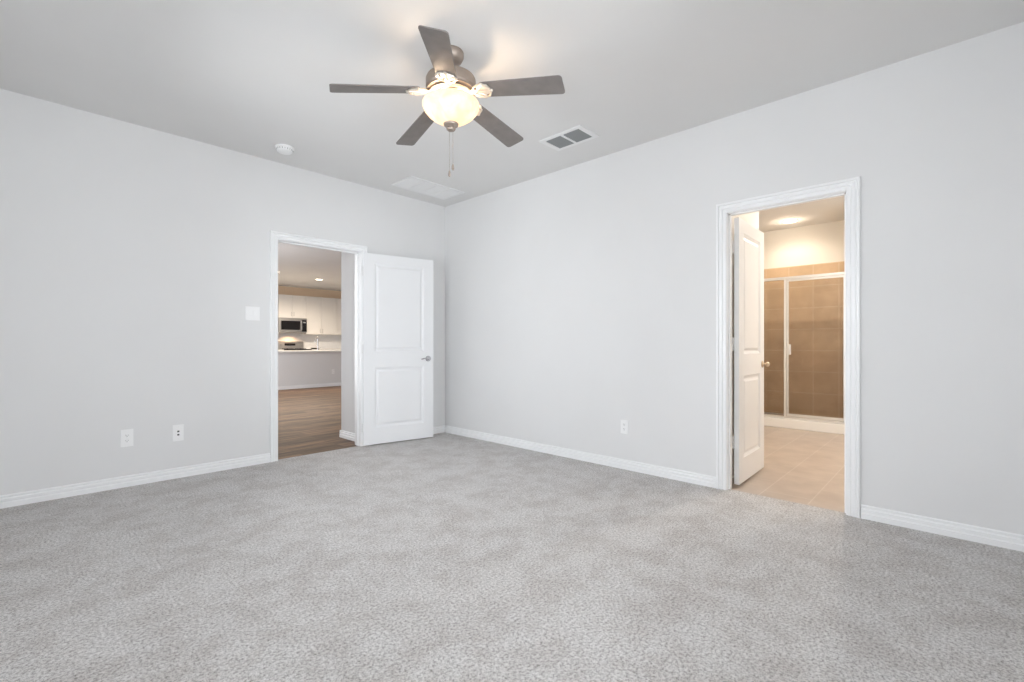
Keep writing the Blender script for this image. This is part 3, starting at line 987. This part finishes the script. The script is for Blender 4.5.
cs.prism([(-0.003, 0.93), (-0.085, 0.93), (-0.060, 1.130), (-0.035, 1.150), (-0.003, 1.150)], (0.0, 0, 0), (rw, 0, 0), (0, 1, 0), (0, 0, 1))
cs.box(0.0, -0.074, 0.906, rw, -0.003, 0.931)
con = cs.build('control_console', 'steel', rg_)
dsp = MB().box(0.22, -0.0825, 1.03, 0.52, -0.070, 1.095, 0.002).build('console_display', 'black_glass', con)
for kx in (0.06, 0.13, 0.62, 0.70):
    MB().lathe([(0, 0), (0.020, 0), (0.018, 0.022), (0, 0.024)], 16, mat=Matrix.Translation((kx, -0.072, 1.055)) @ Matrix.Rotation(PI / 2, 4, 'X')).build('control_knob', 'steel', con, smooth=True)
ovd = MB().box(0.01, -0.645, 0.20, rw - 0.01, -0.621, 0.86, 0.004).build('oven_door', 'steel', rg_)
MB().box(0.12, -0.649, 0.38, rw - 0.12, -0.644, 0.70).build('oven_window', 'black_glass', ovd)
MB().tube([(0.06, -0.69, 0.80), (rw - 0.06, -0.69, 0.80)], 0.011, 10).tube([(0.09, -0.69, 0.80), (0.09, -0.645, 0.80)], 0.008, 8).tube([(rw - 0.09, -0.69, 0.80), (rw - 0.09, -0.645, 0.80)], 0.008, 8).build('oven_handle', 'steel', ovd, smooth=True)
# dark shallow dish on the counter right of the range
tag(MB().lathe([(0, 0), (0.055, 0), (0.085, 0.018), (0.105, 0.042), (0.101, 0.044), (0.080, 0.022), (0.052, 0.006), (0, 0.005)], 32).build('shallow_dish', 'oven_black', None, True, loc=(2.46, 9.28, 0.912)), 'low dark dish on the counter just right of the range', 'dish')


def can_light(label, x, y, r=0.085, group=None):
    e = thing('recessed_light', label, 'ceiling light', (x, y, H), 0, group)
    MB().lathe([(r * 0.80, 0.0), (r * 1.05, 0.0), (r * 1.05, -0.004), (r * 0.98, -0.007), (r * 0.84, -0.005), (r * 0.80, -0.003)], 36, closed=True).build('trim_ring', 'white_metal', e, smooth=True)
    MB().lathe([(0, -0.003), (r * 0.80, -0.003), (r * 0.80, 0), (0, 0)], 32).build('lens', 'lamp_lens', e)
    return e


can_light('lit recessed ceiling light over the kitchen peninsula, in full view', 1.80, 7.486, 0.10)
can_light('lit recessed kitchen ceiling light half hidden by the left door casing', 0.53, 6.94, 0.10)

# ------------------------------------------------------------------ bathroom
BX, SX = 3.17, 4.09        # shower front, shower back wall
bf = MB()
bf.box(TE, -5.0, -0.066, BX + 0.2, -1.9, -0.006)
bf.box(0.036, -4.019, -0.066, TE, -3.306, -0.006)
struct(bf.build('floor_bathroom', 'floor_tile'), 'beige ceramic tile floor of the bathroom')
struct(MB().box(T, -5.1, H, SX + T, -1.9, H + 0.1).build('ceiling_bathroom', 'ceiling_paint'), 'bathroom ceiling')
struct(MB().box(TE, -3.2, 0, 1.123, -1.9, H).build('wall_bathroom_north', 'bath_paint'), 'bathroom wall behind the open door')
struct(MB().box(1.123, -2.1, 0, SX + T, -1.98, H).build('wall_bathroom_far', 'bath_paint'))
struct(MB().box(SX, -5.1, 0, SX + T, -2.1, H).build('wall_shower_back', 'bath_paint'), 'cream wall above the shower tiles')
struct(MB().box(BX + 0.02, -3.72, 0, SX, -3.60, H).build('wall_shower_side', 'bath_paint'))
struct(MB().box(TE, -5.1, 0, SX, -4.98, H).build('wall_bathroom_south', 'bath_paint'))
baseboard('baseboard_bathroom', (T + 0.02, -3.2, -0.006), (1.123, -3.2, -0.006), (0, -1, 0), 'white baseboard behind the bathroom door')
# tiled surround (panels on the walls)
TZ = 2.185
tl = MB(); tl.box(SX - 0.012, -3.60, 0.06, SX, -2.10, TZ)
struct(tl.build('wall_shower_tiles', 'shower_tile'), 'tan square tiles on the back wall of the shower')
tl = MB(); tl.box(BX + 0.03, -3.60, 0.06, SX - 0.012, -3.588, TZ); tl.box(BX + 0.03, -2.112, 0.06, SX - 0.012, -2.10, TZ)
struct(tl.build('wall_shower_side_tiles', 'shower_tile_side'))
# shower pan
sp_ = thing('shower_pan', 'white shower pan with raised curb on the bathroom tile floor', 'shower pan', (BX, -2.85, -0.006))
pn = MB()
pn.box(0, -0.735, 0, 0.085, 0.735, 0.120, 0.008)
pn.box(0.085, -0.735, 0, SX - BX - 0.013, 0.735, 0.055)
pn.build('pan', 'shower_base', sp_)
MB().lathe([(0, 0.055), (0.045, 0.055), (0.045, 0.058), (0, 0.059)], 24, (0.46, 0, 0)).build('drain', 'steel', sp_)
# glass enclosure
se = thing('shower_enclosure', 'framed glass shower enclosure with hinged door on the white curb', 'shower enclosure', (BX + 0.042, 0, 0.116))
yL, yP0, yP1, yR = -2.115, -2.908, -2.962, -3.585
zb, zt = 0.0, 1.815
f = MB()
f.box(-0.022, yR, zt - 0.035, 0.022, yL, zt, 0.003)         # header
f.build('header_rail', 'alu_frame', se)
f = MB().box(-0.026, yR, zb, 0.026, yL, 0.030, 0.003).build('sill_rail', 'alu_frame', se)
MB().box(-0.020, yP0 - 0.026, 0.030, 0.020, yP0, zt - 0.035, 0.003).build('post', 'alu_frame', se)
MB().box(-0.020, yL - 0.022, 0.030, 0.020, yL, zt - 0.035, 0.003).build('wall_jamb', 'alu_frame', se)
MB().box(-0.020, yR, 0.030, 0.020, yR + 0.022, zt - 0.035, 0.003).build('wall_jamb', 'alu_frame', se)
fp = MB().box(-0.003, yP0, 0.030, 0.003, yL - 0.022, zt - 0.035).build('fixed_pane', 'shower_glass', se)
ya, yb = yR + 0.024, yP0 - 0.029
df_ = MB()
df_.box(-0.016, ya, 0.034, 0.010, yb, 0.066, 0.002); df_.box(-0.016, ya, zt - 0.062, 0.010, yb, zt - 0.038, 0.002)
df_.box(-0.016, ya, 0.066, 0.010, ya + 0.022, zt - 0.062, 0.002); df_.box(-0.016, yb - 0.022, 0.066, 0.010, yb, zt - 0.062, 0.002)
sdoor = df_.build('shower_door', 'alu_frame', se)
MB().box(-0.003, ya + 0.022, 0.066, 0.003, yb - 0.022, zt - 0.062).build('door_pane', 'shower_glass', sdoor)
MB().box(-0.050, yb - 0.052, 0.82, -0.016, yb - 0.030, 0.95, 0.004).build('door_pull', 'white_metal', sdoor)
can_light('lit recessed ceiling light above the shower', 3.66, -2.87, 0.10)
can_light('unseen recessed ceiling light added as fill in the middle of the bathroom', 2.0, -3.75, 0.10)

# ------------------------------------------------------------------ ground outside
struct(MB().box(-30, -30, -0.35, 30, 30, -0.15).build('floor_ground_outside', 'earth'), 'ground outside the house')
